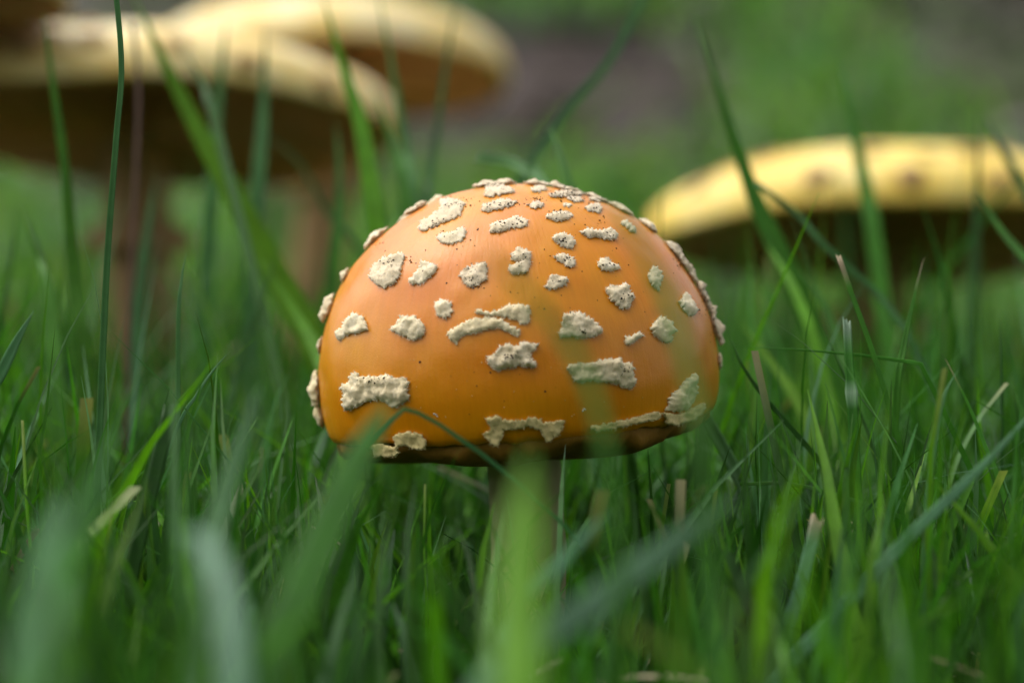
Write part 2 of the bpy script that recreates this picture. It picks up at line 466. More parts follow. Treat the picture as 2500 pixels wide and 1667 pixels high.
# outline of each wart as read from the photograph: (crop, thickness mm, dirt, yellow, outline)
WARTS = [
 (1, 1.3, .7, 0, [(985,850),(1005,870),(985,960),(960,1090),(920,1150),(800,1200),(740,1190),(690,1140),(645,1090),(670,1050),(655,1000),(720,960),(790,900),(880,870)]),
 (1, 1.2, .4, 0, [(1185,925),(1225,930),(1345,975),(1340,1020),(1290,1080),(1170,1165),(1090,1165),(1055,1130),(1110,1080),(1160,990)]),
 (1, 1.2, .9, 0, [(1845,945),(1860,970),(1860,1110),(1780,1170),(1660,1195),(1610,1110),(1570,1085),(1640,1000),(1740,955)]),
 (1, 1.2, .6, 0, [(2110,850),(2180,795),(2280,810),(2310,860),(2312,960),(2280,1040),(2200,1062),(2110,1060),(2083,990),(2110,968),(2200,945),(2235,920),(2190,915),(2110,920)]),
 (1, 1.2, .3, 0, [(1325,1350),(1400,1325),(1490,1355),(1510,1440),(1480,1480),(1440,1525),(1370,1500),(1340,1440)]),
 (1, 1.0, .5, 0, [(1345,670),(1400,650),(1500,630),(1600,580),(1640,600),(1645,670),(1600,715),(1500,750),(1420,745),(1360,720)]),
 (1, 1.0, .7, 0, [(1895,560),(1960,530),(2080,500),(2140,470),(2220,475),(2280,510),(2275,550),(2200,590),(2110,590),(2000,625),(1900,625)]),
 (1, 1.0, .8, 0, [(1150,600),(1180,510),(1280,470),(1380,380),(1370,310),(1450,270),(1560,310),(1640,330),(1600,400),(1590,450),(1500,500),(1350,545),(1250,600),(1180,620)]),
 (1, 0.9, 1., 0, [(1805,400),(1820,350),(1880,320),(2030,290),(2100,300),(2180,315),(2130,350),(2020,385),(1900,415),(1830,425)]),
 (1, 1.0, 1., 0, [(1845,200),(1850,160),(1930,135),(2020,140),(2100,170),(2150,205),(2060,235),(1880,270),(1830,260)]),
 (3, 1.3, .2, .1, [(290,200),(350,160),(390,80),(460,15),(540,50),(580,100),(605,185),(520,205),(440,230),(380,240),(330,280),(300,260)]),
 (3, 1.4, .25, .1, [(820,185),(870,140),(925,45),(970,60),(1070,55),(1130,110),(1165,170),(1140,240),(1050,290),(990,265),(900,220)]),
 (3, 1.1, .15, .35, [(1380,240),(1400,200),(1480,150),(1560,100),(1650,75),(1800,60),(1920,90),(2000,140),(2090,190),(2070,250),(1990,215),(1880,160),(1780,180),(1650,210),(1560,230),(1500,250),(1470,320),(1420,290)]),
 (3, 1.1, .15, .3, [(1650,20),(1660,-15),(1800,10),(1900,-10),(1960,-60),(2080,-70),(2180,-40),(2180,60),(2170,110),(2100,130),(2030,80),(1900,50),(1780,40)]),
 (3, 1.5, .35, .25, [(335,740),(400,700),(450,610),(490,600),(530,650),(620,640),(750,625),(790,612),(860,650),(960,655),(1005,690),(985,760),(1010,850),(960,895),(890,940),(830,920),(770,880),(700,860),(620,880),(560,900),(480,935),(380,970),(360,900),(375,800)]),
 (4, 1.5, .6, .15, [(-245,450),(-170,420),(-120,340),(-10,320),(40,345),(110,295),(200,320),(265,320),(220,365),(185,400),(190,460),(240,515),(215,555),(130,540),(60,530),(-60,560),(-170,580),(-230,520)]),
 (4, 1.4, .45, .1, [(490,40),(560,20),(650,10),(720,55),(780,85),(840,130),(885,190),(830,235),(740,265),(640,265),(560,240),(470,265),(450,235),(490,150)]),
 (4, 1.0, .1, .2, [(1100,250),(1180,240),(1250,205),(1280,245),(1210,285),(1180,320),(1110,325)]),
 (4, 1.3, .1, .3, [(1355,170),(1390,110),(1440,50),(1490,70),(1560,100),(1580,150),(1605,190),(1560,230),(1560,290),(1490,310),(1440,280),(1380,220)]),
 (4, 1.4, .4, .3, [(535,560),(560,520),(640,505),(740,508),(830,490),(900,470),(1020,460),(1045,450),(1080,500),(1160,510),(1185,570),(1180,620),(1205,690),(1160,760),(1080,730),(980,705),(880,690),(790,675),(680,700),(600,670),(570,610)]),
 (4, 1.4, .1, .45, [(1525,900),(1540,830),(1620,760),(1710,660),(1780,620),(1815,635),(1805,700),(1805,800),(1760,900),(1700,970),(1560,985),(1500,970)]),
 (2, 1.0, .8, 0, [(350,465),(400,430),(480,415),(590,420),(625,465),(590,495),(480,515),(400,495)]),
 (2, 1.0, .8, 0, [(750,380),(790,350),(880,335),(935,370),(925,410),(890,440),(820,420)]),
 (2, 1.2, .6, 0, [(705,620),(790,590),(860,610),(900,615),(960,610),(1015,580),(1050,610),(1090,655),(1070,695),(990,710),(930,690),(860,680),(800,685),(730,645)]),
 (2, 1.1, .6, 0, [(415,700),(460,650),(560,645),(605,670),(650,740),(640,780),(580,800),(500,765),(440,720)]),
 (2, 1.1, .6, 0, [(430,880),(490,850),(560,855),(640,890),(655,940),(630,990),(570,995),(530,950),(460,930)]),
 (2, 1.1, .5, 0, [(340,1190),(370,1130),(400,1080),(470,1075),(550,1085),(580,1130),(550,1175),(450,1215),(370,1215)]),
 (2, 1.1, .3, 0, [(890,930),(920,890),(990,900),(1050,950),(1110,985),(1120,1005),(1050,1020),(1000,1035),(920,1020),(890,980)]),
 (2, 1.4, .4, .05, [(960,1200),(1000,1185),(1080,1190),(1160,1160),(1200,1200),(1220,1260),(1265,1300),(1230,1350),(1200,1410),(1140,1420),(1080,1380),(1020,1340),(1000,1280),(965,1250)]),
 (2, 1.0, .2, .1, [(1400,1080),(1440,1000),(1490,980),(1530,1030),(1555,1090),(1530,1170),(1510,1225),(1450,1180),(1410,1130)]),
 (2, 1.2, .2, .1, [(1720,1360),(1760,1290),(1795,1245),(1850,1310),(1880,1370),(1920,1430),(1880,1480),(1830,1500),(1780,1440)]),
 (2, 1.0, .2, .1, [(1115,530),(1160,505),(1230,540),(1280,590),(1270,630),(1230,620),(1170,570)]),
 (2, 0.9, 1., 0, [(150,350),(200,325),(260,310),(330,340),(300,370),(230,390)]),
 (2, 1.0, 1., 0, [(370,240),(450,215),(520,195),(640,205),(750,215),(760,235),(680,255),(560,265),(440,275)]),
 (2, 0.8, 1., 0, [(570,270),(640,255),(720,275),(740,300),(660,315),(590,300)]),
 (2, 0.8, 1., 0, [(190,175),(260,150),(350,160),(360,190),(290,215),(200,210)]),
 (2, 0.8, .9, 0, [(790,265),(870,260),(950,290),(960,312),(870,318),(800,300)]),
 (2, 0.6, .3, 0, [(520,340),(560,328),(610,350),(590,368),(540,362)]),
]
rs = random.Random(5)
ALLV = list(full_cap[0]); ALLF = [tuple(f) for f in full_cap[1]]
def addbvh(V, Fc):
    o = len(ALLV); ALLV.extend(V); ALLF.extend(tuple(q + o for q in f) for f in Fc)
for (ci, T, dirt, yel, pts) in WARTS:
    o, V, Fc = wart(mush, BASE, crop(ci, pts), px_map, T * 0.068, M_WART, rs, dirt, yel, step=4.0, jag=3.0)
    addbvh(V, Fc)
# margin scraps that hang from the edge of the veil
for (ci, pts) in (
  (4, [(-245,1050),(-160,1020),(-100,1050),(60,1060),(190,1035),(280,1050),(310,1085),(400,1075),(510,1065),(500,1110),(460,1190),(390,1250),(340,1270),(300,1190),(200,1120),(60,1140),(-80,1150),(-100,1220),(-140,1320),(-200,1300),(-280,1200),(-200,1150)]),
  (3, [(860,1215),(940,1190),(1020,1170),(1080,1190),(1145,1210),(1165,1260),(1160,1340),(1050,1340),(960,1310),(880,1330),(870,1270)]),
  (3, [(640,1310),(740,1300),(880,1330),(910,1380),(880,1410),(780,1420),(690,1410)]),
  (4, [(760,1130),(1000,1085),(1200,1040),(1380,985),(1460,990),(1430,1040),(1250,1090),(1050,1140),(820,1180)]),
  (4, [(1480,985),(1600,1010),(1700,985),(1800,930),(1870,900),(1880,960),(1800,1040),(1700,1090),(1600,1120),(1500,1100)])):
    o, V, Fc = wart(mush, BASE, crop(ci, pts), px_map, 0.075, M_WART, rs, 0.15, 1.0, name='veil_scrap', step=4.6, jag=3.0, lift=0.35)
# warts on the rim of view: (pixel, length along outline, depth, thickness mm, dirt)
CAPB = BVHTree.FromPolygons([tuple(v) for v in full_cap[0]], full_cap[1])
for (x, y, L, dp, T, dirt, yel) in (
  (1022, 525, 62, 70, 1.6, .6, 0), (930, 593, 70, 60, 1.9, .5, 0), (858, 680, 34, 50, 1.5, .3, .1), (812, 757, 72, 50, 2.0, .2, .1),
  (787, 842, 40, 40, 1.2, .1, .1), (776, 952, 84, 70, 2.0, .1, .3), (783, 1015, 60, 40, 1.6, .1, .5),
  (1190, 466, 70, 60, 1.4, 1, 0), (1232, 455, 50, 60, 1.3, 1, 0), (1310, 453, 60, 50, 1.4, 1, 0), (1375, 463, 80, 60, 1.4, 1, 0), (1455, 487, 60, 60, 1.2, 1, 0), (1515, 507, 66, 60, 1.2, .4, .1),
  (1585, 553, 56, 60, 1.5, .5, 0), (1645, 608, 50, 60, 1.6, .8, 0), (1652, 636, 76, 50, 1.7, .9, 0), (1696, 670, 50, 50, 1.8, .7, 0), (1722, 730, 84, 50, 2.0, 1, 0), (1742, 795, 90, 50, 2.3, 1, .1), (1752, 880, 40, 40, 1.2, .3, .3)):
    q = P(x, y, D0 - 0.3); loc, n, _, _ = CAPB.find_nearest(q)
    view = (loc - CAMP).normalized(); along = n.cross(view).normalized()
    mp = near_map(CAPB, loc, n, along); T *= 0.72
    poly = blob_poly(L * S * 0.52, dp * S * 0.5, rs, 12, 0.22)
    o, V, Fc = wart(mush, BASE, poly, mp, T * 0.1, M_WART, rs, dirt, yel, step=4.6 * S, jag=2.6 * S, flat=14 * S)
    addbvh(V, Fc)
# the far side of the cap carries warts too
u_, w_, a_ = frame(AX)
for ring, (el, cnt) in enumerate(((72, 4), (55, 8), (38, 10), (20, 12), (4, 12))):
    for k in range(cnt):
        th = math.radians(14 + 152 * (k + 0.5 + rs.uniform(-.2, .2)) / cnt); e = math.radians(el + rs.uniform(-5, 5))
        q = CC + a_ * (100 * S + 475 * S * math.sin(e)) + (u_ * math.cos(th) + w_ * math.sin(th)) * (486 * S * math.cos(e))
        loc, n, _, _ = CAPB.find_nearest(q)
        if n.dot((loc - CAMP).normalized()) < 0.12: continue
        o, V, Fc = wart(mush, BASE, blob_poly(rs.uniform(.22, .45), rs.uniform(.16, .28), rs, 11), near_map(CAPB, loc, n, u_.cross(n)), 0.12, M_WART, rs, rs.uniform(.1, .8), 0.1, step=0.05, jag=0.02, flat=0.1)
# soil grains on the cap
ALLB = BVHTree.FromPolygons([tuple(v) for v in ALLV], ALLF)
def specks(name, pts, mat, parent, origin, label=None):
    V = []; Fc = []; Cl = []
    for (loc, n, r, c) in pts:
        o = len(V); a = n.orthogonal().normalized(); b = n.cross(a); ph = rs.uniform(0, 3)
        for k in range(5):
            th = ph + k * 1.2566; q = r * rs.uniform(.6, 1.4); V.append(loc + (a * math.cos(th) + b * math.sin(th)) * q - n * r * 0.2)
        V.append(loc + n * r * rs.uniform(.5, 1.2) + a * r * rs.uniform(-.4, .4)); Cl += [c] * 6
        for k in range(5): Fc.append((o + k, o + (k + 1) % 5, o + 5))
    o = mesh_obj(name, V, Fc, mat, parent, origin, smooth=False, cols=np.array(Cl, np.float32)); o['kind'] = 'stuff'
    return o
pts = []
clus = [(1188,456,20,10,26),(1215,452,25,8,16),(1250,497,26,8,30),(1205,500,22,10,14),(1310,487,18,7,34),(1362,516,18,7,24),(1385,470,44,9,60),(1400,488,30,10,26),(1440,483,25,9,18),
        (1130,492,34,12,22),(1100,500,20,10,12),(1060,545,22,9,14),(1100,570,26,9,8),(1225,545,14,6,10),(1265,540,14,6,10),(1375,585,10,6,8),(1490,570,12,8,14),(1460,510,10,5,10),(1465,538,14,9,10),
        (1160,690,16,16,26),(1000,640,14,12,10),(950,640,16,10,20),(1270,640,10,14,8),(1385,635,8,6,8),(1487,645,14,6,6),(1360,685,12,6,10),(1530,725,16,12,10),(1240,873,14,8,18),(1425,808,10,5,12),(1527,905,12,10,14),(910,925,40,12,20),(1720,740,14,40,40),(1740,800,10,40,26),(1655,640,12,20,20),(930,590,14,12,10),(1400,545,60,40,12),(1500,640,60,60,12),(1180,600,150,60,18),(1300,700,300,120,26),(1200,950,250,80,14)]
for (x, y, sx, sy, n) in clus:
    for k in range(n):
        d = raydir(rs.gauss(x, sx * 0.6), rs.gauss(y, sy * 0.6)); loc, nn, i, _ = ALLB.ray_cast(CAMP, d)
        if loc is None: continue
        c = rs.choice([(0.02, 0.013, 0.01), (0.03, 0.02, 0.012), (0.05, 0.03, 0.02), (0.012, 0.01, 0.01)])
        pts.append((loc, nn, rs.choice([.008, .010, .012, .014, .018, .024]), c))
specks('soil_specks', pts, M_SOIL, mush, BASE)
# pale shed flakes
pts = []
for k in range(34):
    d = raydir(rs.uniform(820, 1720), rs.uniform(860, 1040)); loc, nn, i, _ = ALLB.ray_cast(CAMP, d)
    if loc is not None: pts.append((loc, nn, rs.uniform(.006, .013), (0.6, 0.48, 0.2)))
for (x, y) in ((1425, 998), (1428, 1000), (1422, 1003), (1060, 1010), (1064, 1013), (1068, 1016)):
    loc, nn, i, _ = ALLB.ray_cast(CAMP, raydir(x, y)); pts.append((loc, nn, .024, (0.6, 0.55, 0.45)))
specks('shed_flakes', pts, M_SOIL, mush, BASE)

# --- the open caps behind ---------------------------------------------------
def open_mushroom(cx, cy, D, Rpx, dome, tilt, gill_drop, stem_px, mcap, label, seed, warts, rstem=1.0, wob=0.03, bulge=0.0, wsize=1.0, spots=()):
    r = random.Random(seed); s = D / F; c = P(cx, cy, D); R = Rpx * s; H = dome * s
    ax = Vector((math.sin(math.radians(tilt[0])), math.sin(math.radians(tilt[1])), 1)).normalized()
    bx = P(stem_px, 1100, D + 0.5).x
    base = Vector((bx, c.y + 0.5, gz(bx, c.y + 0.5)))
    t = props(empty('mushroom', base), label, 'mushroom', 'open mushrooms behind the orange one')
    ph = r.uniform(0, 6)
    def wf(th, rr, h):
        q = 1 + wob * math.sin(2 * th + ph) + wob * 0.6 * math.sin(3 * th + ph * 2)
        z = wob * R * (math.sin(2 * th + ph * 1.7) + 0.6 * math.sin(5 * th + ph)) * (rr / R) ** 2
        return rr * q, h + z
    pr = []
    for k in range(41):
        a = math.pi / 2 * k / 40
        x = math.sin(a); pr.append((max(0.01, R * x), H * (math.cos(a) ** 0.85 if k < 40 else 0)))
    pr += [(R * 1.0, -0.10), (R * 0.985, -0.2), (R * 0.95, -0.16)]
    cv = revolve(pr, c, ax, 120, wf)
    mesh_obj('cap', cv[0], cv[1], mcap, t, base, uvs=cv[2])
    bv = BVHTree.FromPolygons([tuple(v) for v in cv[0]], cv[1])
    # flesh disc + gills
    u, w, a = frame(ax)
    gp = [(R * 0.96, -0.12), (R * 0.7, -0.25 + bulge * 0.2), (R * 0.4, -0.3), (rstem * 0.6, -0.3)]
    gv = revolve(gp, c, ax, 120, wf); mesh_obj('flesh', gv[0], gv[1], M_GILL, t, base, uvs=gv[2])
    V = []; Fc = []; ng = 150
    for k in range(ng):
        th = 2 * math.pi * (k + r.uniform(-.2, .2)) / ng; d = u * math.cos(th) + w * math.sin(th)
        inner = rstem * 1.15 if k % 2 == 0 else R * r.uniform(.45, .65)
        o = len(V); m = 7
        for i in range(m):
            x = i / (m - 1); rr = inner + (R * 0.965 - inner) * x
            _, hz = wf(th, rr, 0)
            dep = 0.5 * gill_drop * (math.sin(math.pi * (0.12 + 0.83 * x)) ** 0.7)
            V.append(c + d * rr + a * (hz - 0.12)); V.append(c + d * rr + a * (hz - 0.14 - dep))
        for i in range(m - 1): Fc.append((o + 2 * i, o + 2 * i + 2, o + 2 * i + 3, o + 2 * i + 1))
    g = mesh_obj('gills', V, Fc, M_GILL, t, base, smooth=False); g['kind'] = 'stuff'
    st = stem_mesh(c - ax * 0.25, base - Vector((0, 0, 0.6)), rstem, rstem * 1.25, rstem * 0.8)
    mesh_obj('stem', *st, M_BSTEM, t, base)
    # ring on the stem
    mid = c.lerp(base, 0.22); V = []; Fc = []; nu = 64
    for k, (rr, hh) in enumerate(((rstem * 1.0, 0.1), (rstem * 1.25, 0.0), (rstem * 1.7, -0.35), (rstem * 1.85, -0.8))):
        for i in range(nu):
            th = 2 * math.pi * i / nu; q = noise.noise(Vector((math.cos(th) * 2.5, math.sin(th) * 2.5, seed))) * 0.3 * k / 3
            V.append(mid + Vector((math.cos(th) * (rr + q), math.sin(th) * (rr + q), hh + q)))
    for k in range(3):
        for i in range(nu):
            j = (i + 1) % nu; Fc.append((k * nu + i, (k + 1) * nu + i, (k + 1) * nu + j, k * nu + j))
    mesh_obj('ring', V, Fc, M_BSTEM, t, base)
    for (sx, sy, sz) in spots:
        loc, n, _, _ = bv.ray_cast(CAMP, raydir(sx, sy))
        if loc is not None: wart(t, base, blob_poly(sz, sz * .8, r, 10), near_map(bv, loc, n, u), 0.16, M_BWART, r, 0.6, 0.0, step=0.12, jag=0.04, flat=0.2, fuzz=0.0)
    for k in range(warts):
        th = r.uniform(0, 6.283); rr = R * math.sqrt(r.uniform(0.03, 0.9))
        q = c + (u * math.cos(th) + w * math.sin(th)) * rr + a * H
        loc, n, _, _ = bv.ray_cast(q + a * 3, -a)
        if loc is None: continue
        z = r.uniform(.22, .5) * wsize
        wart(t, base, blob_poly(z, z * r.uniform(.6, .9), r, 10), near_map(bv, loc, n, u), 0.13, M_BWART, r, r.uniform(.2, .9), 0.0, step=0.12, jag=0.04, flat=0.2, fuzz=0.0)
    return t
open_mushroom(330, 308, 78, 630, 200, (2.0, 8.0), 1.1, 350, M_YCAP, 'wide pale yellow mushroom with drooping cap edge, beside the higher overlapping cap', 3, 30, 0.95, 0.018, wsize=1.3, spots=((60, 120, .4), (230, 95, .45), (430, 105, .35), (610, 150, .4), (790, 205, .4)))
open_mushroom(810, 180, 96, 430, 165, (2.0, 7.5), 1.0, 700, M_YCAP, 'higher yellow mushroom partly hidden behind the wide pale cap', 7, 18, 0.85, 0.015)
open_mushroom(-160, -15, 70, 330, 130, (2, 3), 0.9, -190, M_OCAP, 'olive brown mushroom cap just above the wide pale yellow cap', 9, 8, 0.9, 0.015)
open_mushroom(2150, 583, 80, 575, 200, (0.5, 7.5), 1.0, 2105, M_YCAP2, 'bright yellow flat domed mushroom with dark underside, standing alone', 15, 34, 0.95, 0.018, wsize=1.5, spots=((1995, 430, .42), (2225, 430, .45), (2120, 372, .4), (1850, 385, .45), (2360, 372, .4), (2440, 440, .35)))

# ------------------------------------------------------------------ grass: blades one can pick out
TINT = {'green': (0.050, 0.185, 0.010), 'blue': (0.072, 0.200, 0.055), 'bright': (0.11, 0.30, 0.010), 'dark': (0.022, 0.095, 0.006),
        'glaucous': (0.12, 0.26, 0.13), 'soft': (0.055, 0.200, 0.018), 'pale': (0.20, 0.29, 0.19), 'dry': (0.40, 0.32, 0.20), 'brown': (0.16, 0.10, 0.06)}
def catmull(pts, n):
    P0 = [pts[0] * 2 - pts[1]] + pts + [pts[-1] * 2 - pts[-2]]; out = []; m = len(pts) - 1
    for k in range(n + 1):
        q = k / n * m; i = min(int(q), m - 1); t = q - i; a, b, c, d = P0[i:i + 4]
        out.append(0.5 * ((2 * b) + (c - a) * t + (2 * a - 5 * b + 4 * c - d) * t * t + (3 * b - a - 3 * c + d) * t ** 3))
    return out
def blade(label, pts, D, w, tint='green', D2=None, tip='point', fold=0.35, roll=0.0, w2=None, root=True, tipcol=None, sharp=False, group=None, node=None, taper=None):
    """pts: photo pixels (2352-wide view) from root to tip at depth D..D2; w: width in those pixels"""
    k = 2500 / 2352; n = len(pts)
    if D > 48.5: D = 48.5 + (D - 48.5) * 0.45
    if D2 is None: D2 = D + (1.0 if D < 36 else 0.8 if D < 48 else 1.5)      # blades lean away a little
    if D < 36: D -= 2.5
    Q = [P(x * k, y * k, D + (D2 - D) * i / max(1, n - 1)) for i, (x, y) in enumerate(pts)]
    if root:
        q0, q1 = Q[0], Q[1]; g = gz(q0.x, q0.y); hgt = q0.z - g
        if hgt > 0.05:
            d = (q0 - q1).normalized(); sl = max(0.45, -d.z)
            lat = Vector((d.x, d.y, 0)) * (hgt / sl) * 0.6
            if lat.length > hgt * 0.9: lat = lat.normalized() * hgt * 0.9
            foot = q0 + lat; foot.z = gz(foot.x, foot.y) - 0.15
            mid = q0.lerp(foot, 0.5) + lat * 0.12
            Q = [foot, mid] + Q
    if sharp:
        C = []
        for a, b in zip(Q, Q[1:]):
            m = max(2, int((b - a).length / 0.35))
            C += [a.lerp(b, i / m) for i in range(m)]
        C.append(Q[-1])
    else: C = catmull(Q, max(14, int(sum((b - a).length for a, b in zip(Q, Q[1:])) / 0.35)))
    if D > 47: w = w * 1.2
    L = len(C); ww = w * k * D / F; we = ww if w2 is None else w2 * k * D2 / F
    V = []; UV = []; Cl = []; Fc = []
    base = np.array(TINT[tint]); tipc = np.array(TINT[tipcol]) if tipcol else None
    cr = random.Random(len(label) * 7 + int(pts[0][0])); base = base * cr.uniform(0.85, 1.2) * np.array([cr.uniform(.85, 1.15), 1, cr.uniform(.8, 1.25)])
    us = (-1, -.55, 0, .55, 1); th = 0.012
    for i, c in enumerate(C):
        t = i / (L - 1); T = (C[min(i + 1, L - 1)] - C[max(i - 1, 0)]).normalized()
        view = (c - CAMP).normalized(); side = T.cross(view)
        side = side.normalized() if side.length > 1e-4 else Vector((1, 0, 0))
        nrm = side.cross(T).normalized()
        if nrm.dot(view) > 0: nrm = -nrm
        rl = roll * (1 + 0.5 * math.sin(t * 3 + roll * 5)); side, nrm = side * math.cos(rl) + nrm * math.sin(rl), nrm * math.cos(rl) - side * math.sin(rl)
        wd_ = ww + (we - ww) * t
        if tip == 'point': wd_ *= (min(1, 0.55 + t * 2.2)) * max(0.03, (1 - t ** (taper or (9 if D < 35 else 3.2))))
        elif tip == 'stalk': wd_ *= 1 - 0.35 * t
        wd_ *= 1 + 0.06 * noise.noise(Vector((t * 9, len(label), 0)))
        cl = base * (1 + 0.12 * noise.noise(Vector((t * 6, len(label) * 1.3, 1))))
        if tipc is not None: f = max(0, min(1, (t - 0.88) / 0.08)); cl = cl * (1 - f) + tipc * f
        if node is not None:
            f = math.exp(-((t - node) / 0.012) ** 2); wd_ *= 1 + 0.35 * f; cl = cl * (1 - f) + np.array(TINT['pale']) * 1.6 * f
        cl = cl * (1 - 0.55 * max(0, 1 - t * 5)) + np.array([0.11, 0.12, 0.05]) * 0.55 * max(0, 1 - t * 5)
        for sgn in (1, -1):
            for uu in us:
                jit = 0
                if tip == 'cut' and i == L - 1: jit = cr.uniform(-.5, .3) * ww
                V.append(c + side * (uu * wd_ / 2) + nrm * (abs(uu) * fold * wd_ / 2 + sgn * th * (1 if abs(uu) < 1 else .3)) + T * jit)
                UV.append((uu * .5 + .5, t)); Cl.append(cl)
    for i in range(L - 1):
        for s in (0, 5):
            for j in range(4):
                a = i * 10 + s + j; q = (a, a + 1, a + 11, a + 10)
                Fc.append(q if s == 0 else q[::-1])
        Fc.append((i * 10, i * 10 + 10, i * 10 + 15, i * 10 + 5)); Fc.append((i * 10 + 4, i * 10 + 9, i * 10 + 19, i * 10 + 14))
    e = (L - 1) * 10
    for j in range(4): Fc.append((e + j, e + j + 1, e + j + 6, e + j + 5))
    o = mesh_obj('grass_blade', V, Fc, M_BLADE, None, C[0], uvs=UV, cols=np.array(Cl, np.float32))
    return props(o, label, 'grass blade', group or 'single grass blades')

B = blade
# left of the cap
B('tall slender blue-green grass stalk standing before the wide pale yellow mushroom', [(222,1180),(232,900),(246,600),(266,330),(279,150),(262,-60)], 41.5, 19, 'blue', tip='stalk', fold=.5)
B('dark green tapering blade with its tip over the wide pale cap', [(205,960),(188,760),(170,640),(150,400),(120,180),(100,30)], 51, 30, 'green')
B('short pointed bluish blade beside the tall slender stalk', [(410,1010),(409,900),(410,720),(417,640),(428,580)], 43, 14, 'blue')
B('broad dark green blade cut square at its top', [(300,1330),(335,1180),(365,1050),(392,935)], 40, 36, 'dark', tip='cut', fold=.2, w2=34)
B('thin pale blade leaning over the square-cut blade', [(400,1000),(450,910),(490,850),(530,805)], 42, 9, 'blue')
B('pale blunt blade entering beside the brown stalk', [(-60,960),(0,860),(40,780),(77,715)], 43, 36, 'blue')
B('dark blurred blade bending under the wide pale cap', [(200,980),(150,850),(100,620),(45,470)], 56, 22, 'dark')
B('broad bright blade slanting across the wide pale cap', [(740,830),(640,640),(520,420),(420,230),(300,-20)], 59, 60, 'bright', tip='point')
B('green blade rising between the two pale caps', [(870,560),(850,420),(830,290),(790,160),(735,-30)], 57, 40, 'bright')
B('bluish blade crossing the rim of the higher yellow cap', [(960,500),(945,400),(930,330),(900,150),(865,-30)], 62, 24, 'blue')
B('slim bluish blade before the end of the higher yellow cap', [(975,500),(990,400),(1020,180),(1050,-20)], 62, 18, 'blue')
B('short dark tip rising before the wide pale cap', [(500,300),(480,240),(465,190),(425,118)], 58, 20, 'dark')
B('broad upright bluish blade before the pale cap edge', [(580,620),(595,400),(605,250),(610,60)], 64, 34, 'blue')
B('upright pale blade beside the broad bluish one', [(480,560),(490,380),(505,200),(520,40)], 66, 30, 'blue')
B('withered thin brown stalk before the wide pale cap', [(300,640),(312,400),(318,200),(305,55)], 56, 11, 'brown', tip='stalk')
B('dark blade leaning toward the cap over the pale stems', [(520,960),(545,860),(590,720),(645,560)], 50, 16, 'dark')
B('bright green leaf leaning beside the orange cap', [(760,900),(730,810),(680,720),(600,600)], 50, 34, 'bright')
B('upright bluish leaf behind the short pointed blade', [(300,960),(310,760),(335,560),(360,400)], 60, 34, 'blue')
B('tall dim blade behind the cap shoulder', [(760,640),(775,500),(780,380),(770,280)], 60, 22, 'green')
B('dark blade crossing behind the orange cap shoulder', [(840,600),(760,500),(690,380),(600,300)], 66, 14, 'dark')
B('blurred green blade by the left stem base', [(130,900),(120,760),(105,640),(85,590)], 50, 34, 'green')
B('low bright arching shoot under the square-cut blade', [(398,1250),(372,1195),(340,1160),(305,1150)], 41.5, 17, 'bright')
B('thin bleached straw lying by the brown stalk', [(-40,1160),(20,1190),(95,1222)], 41, 8, 'pale')
B('brown dead stalk leaning in the lawn', [(-40,1440),(0,1365),(50,1270),(88,1212)], 41, 14, 'brown', tip='cut')
# in front of the cap
B('thin grass stem bent to a sharp peak in front of the orange cap', [(560,1610),(615,1460),(690,1290),(765,1130),(845,1030),(905,960),(928,939),(960,948),(1010,975),(1110,1045),(1200,1118),(1290,1200),(1400,1320)], 38.5, 13, 'blue', tip='stalk', sharp=True, fold=.5)
B('broad soft green blade pointing up at the large lower wart', [(560,1640),(660,1420),(740,1240),(820,1060),(892,925)], 30.5, 92, 'soft', fold=.2)
B('broad blue-green blade slanting low before the stem', [(1080,1640),(1200,1500),(1350,1395),(1500,1280),(1700,1140)], 29.5, 74, 'glaucous', fold=.2)
B('shorter pale blade crossing low before the stem', [(1130,1500),(1200,1390),(1280,1300),(1395,1175)], 33, 34, 'glaucous', fold=.2)
B('long pale blue-green blade slanting over the cut stalks', [(1820,1520),(1960,1370),(2080,1240),(2200,1125),(2300,1025),(2420,890)], 37, 34, 'glaucous', D2=39, fold=.2)
B('broad bright blade covering the orange mushroom stem', [(1190,1660),(1190,1450),(1198,1250),(1215,1040)], 26, 120, 'bright', fold=.15, taper=7, D2=25.5)
B('thin blurred blade curving over the side of the orange cap', [(1640,1300),(1615,1020),(1585,860),(1540,700),(1450,530),(1370,380)], 29, 30, 'soft', D2=28.5, fold=.2)
B('soft blade with a fine tip lying over the orange cap', [(1440,1640),(1415,1250),(1390,1020),(1345,860),(1250,715),(1060,520)], 29, 30, 'soft', D2=28, fold=.2)
B('arched blade catching white sky light in the low lawn', [(545,1700),(535,1480),(512,1340),(468,1245),(415,1225)], 27, 62, 'glaucous', D2=27.5, fold=.1)
B('blurred upright leaf beside the sky-lit arched blade', [(110,1660),(140,1420),(175,1220),(270,980)], 30, 64, 'soft')
B('pale blurred leaf leaning behind the arched blade', [(430,1640),(470,1320),(520,1120),(600,880)], 33, 54, 'blue')
B('wide blurred leaf low by the brown stalk', [(60,1660),(70,1450),(110,1250),(150,1130)], 28, 70, 'blue')
B('small white-tipped sprout under the cap margin', [(1288,1180),(1292,1100),(1299,1020)], 40.5, 15, 'blue', tipcol='pale', w2=12)
B('withered tan straw curving through the low lawn', [(862,1440),(845,1360),(815,1290),(770,1240),(715,1208)], 42, 8, 'dry', tip='stalk')
B('dark thin blade under the cap side margin', [(1560,1160),(1590,1080),(1612,1000),(1628,955)], 46, 16, 'dark')
B('wide dark blade standing under the cap side margin', [(1600,1320),(1605,1200),(1612,1080),(1618,960)], 47, 34, 'dark', tip='cut')
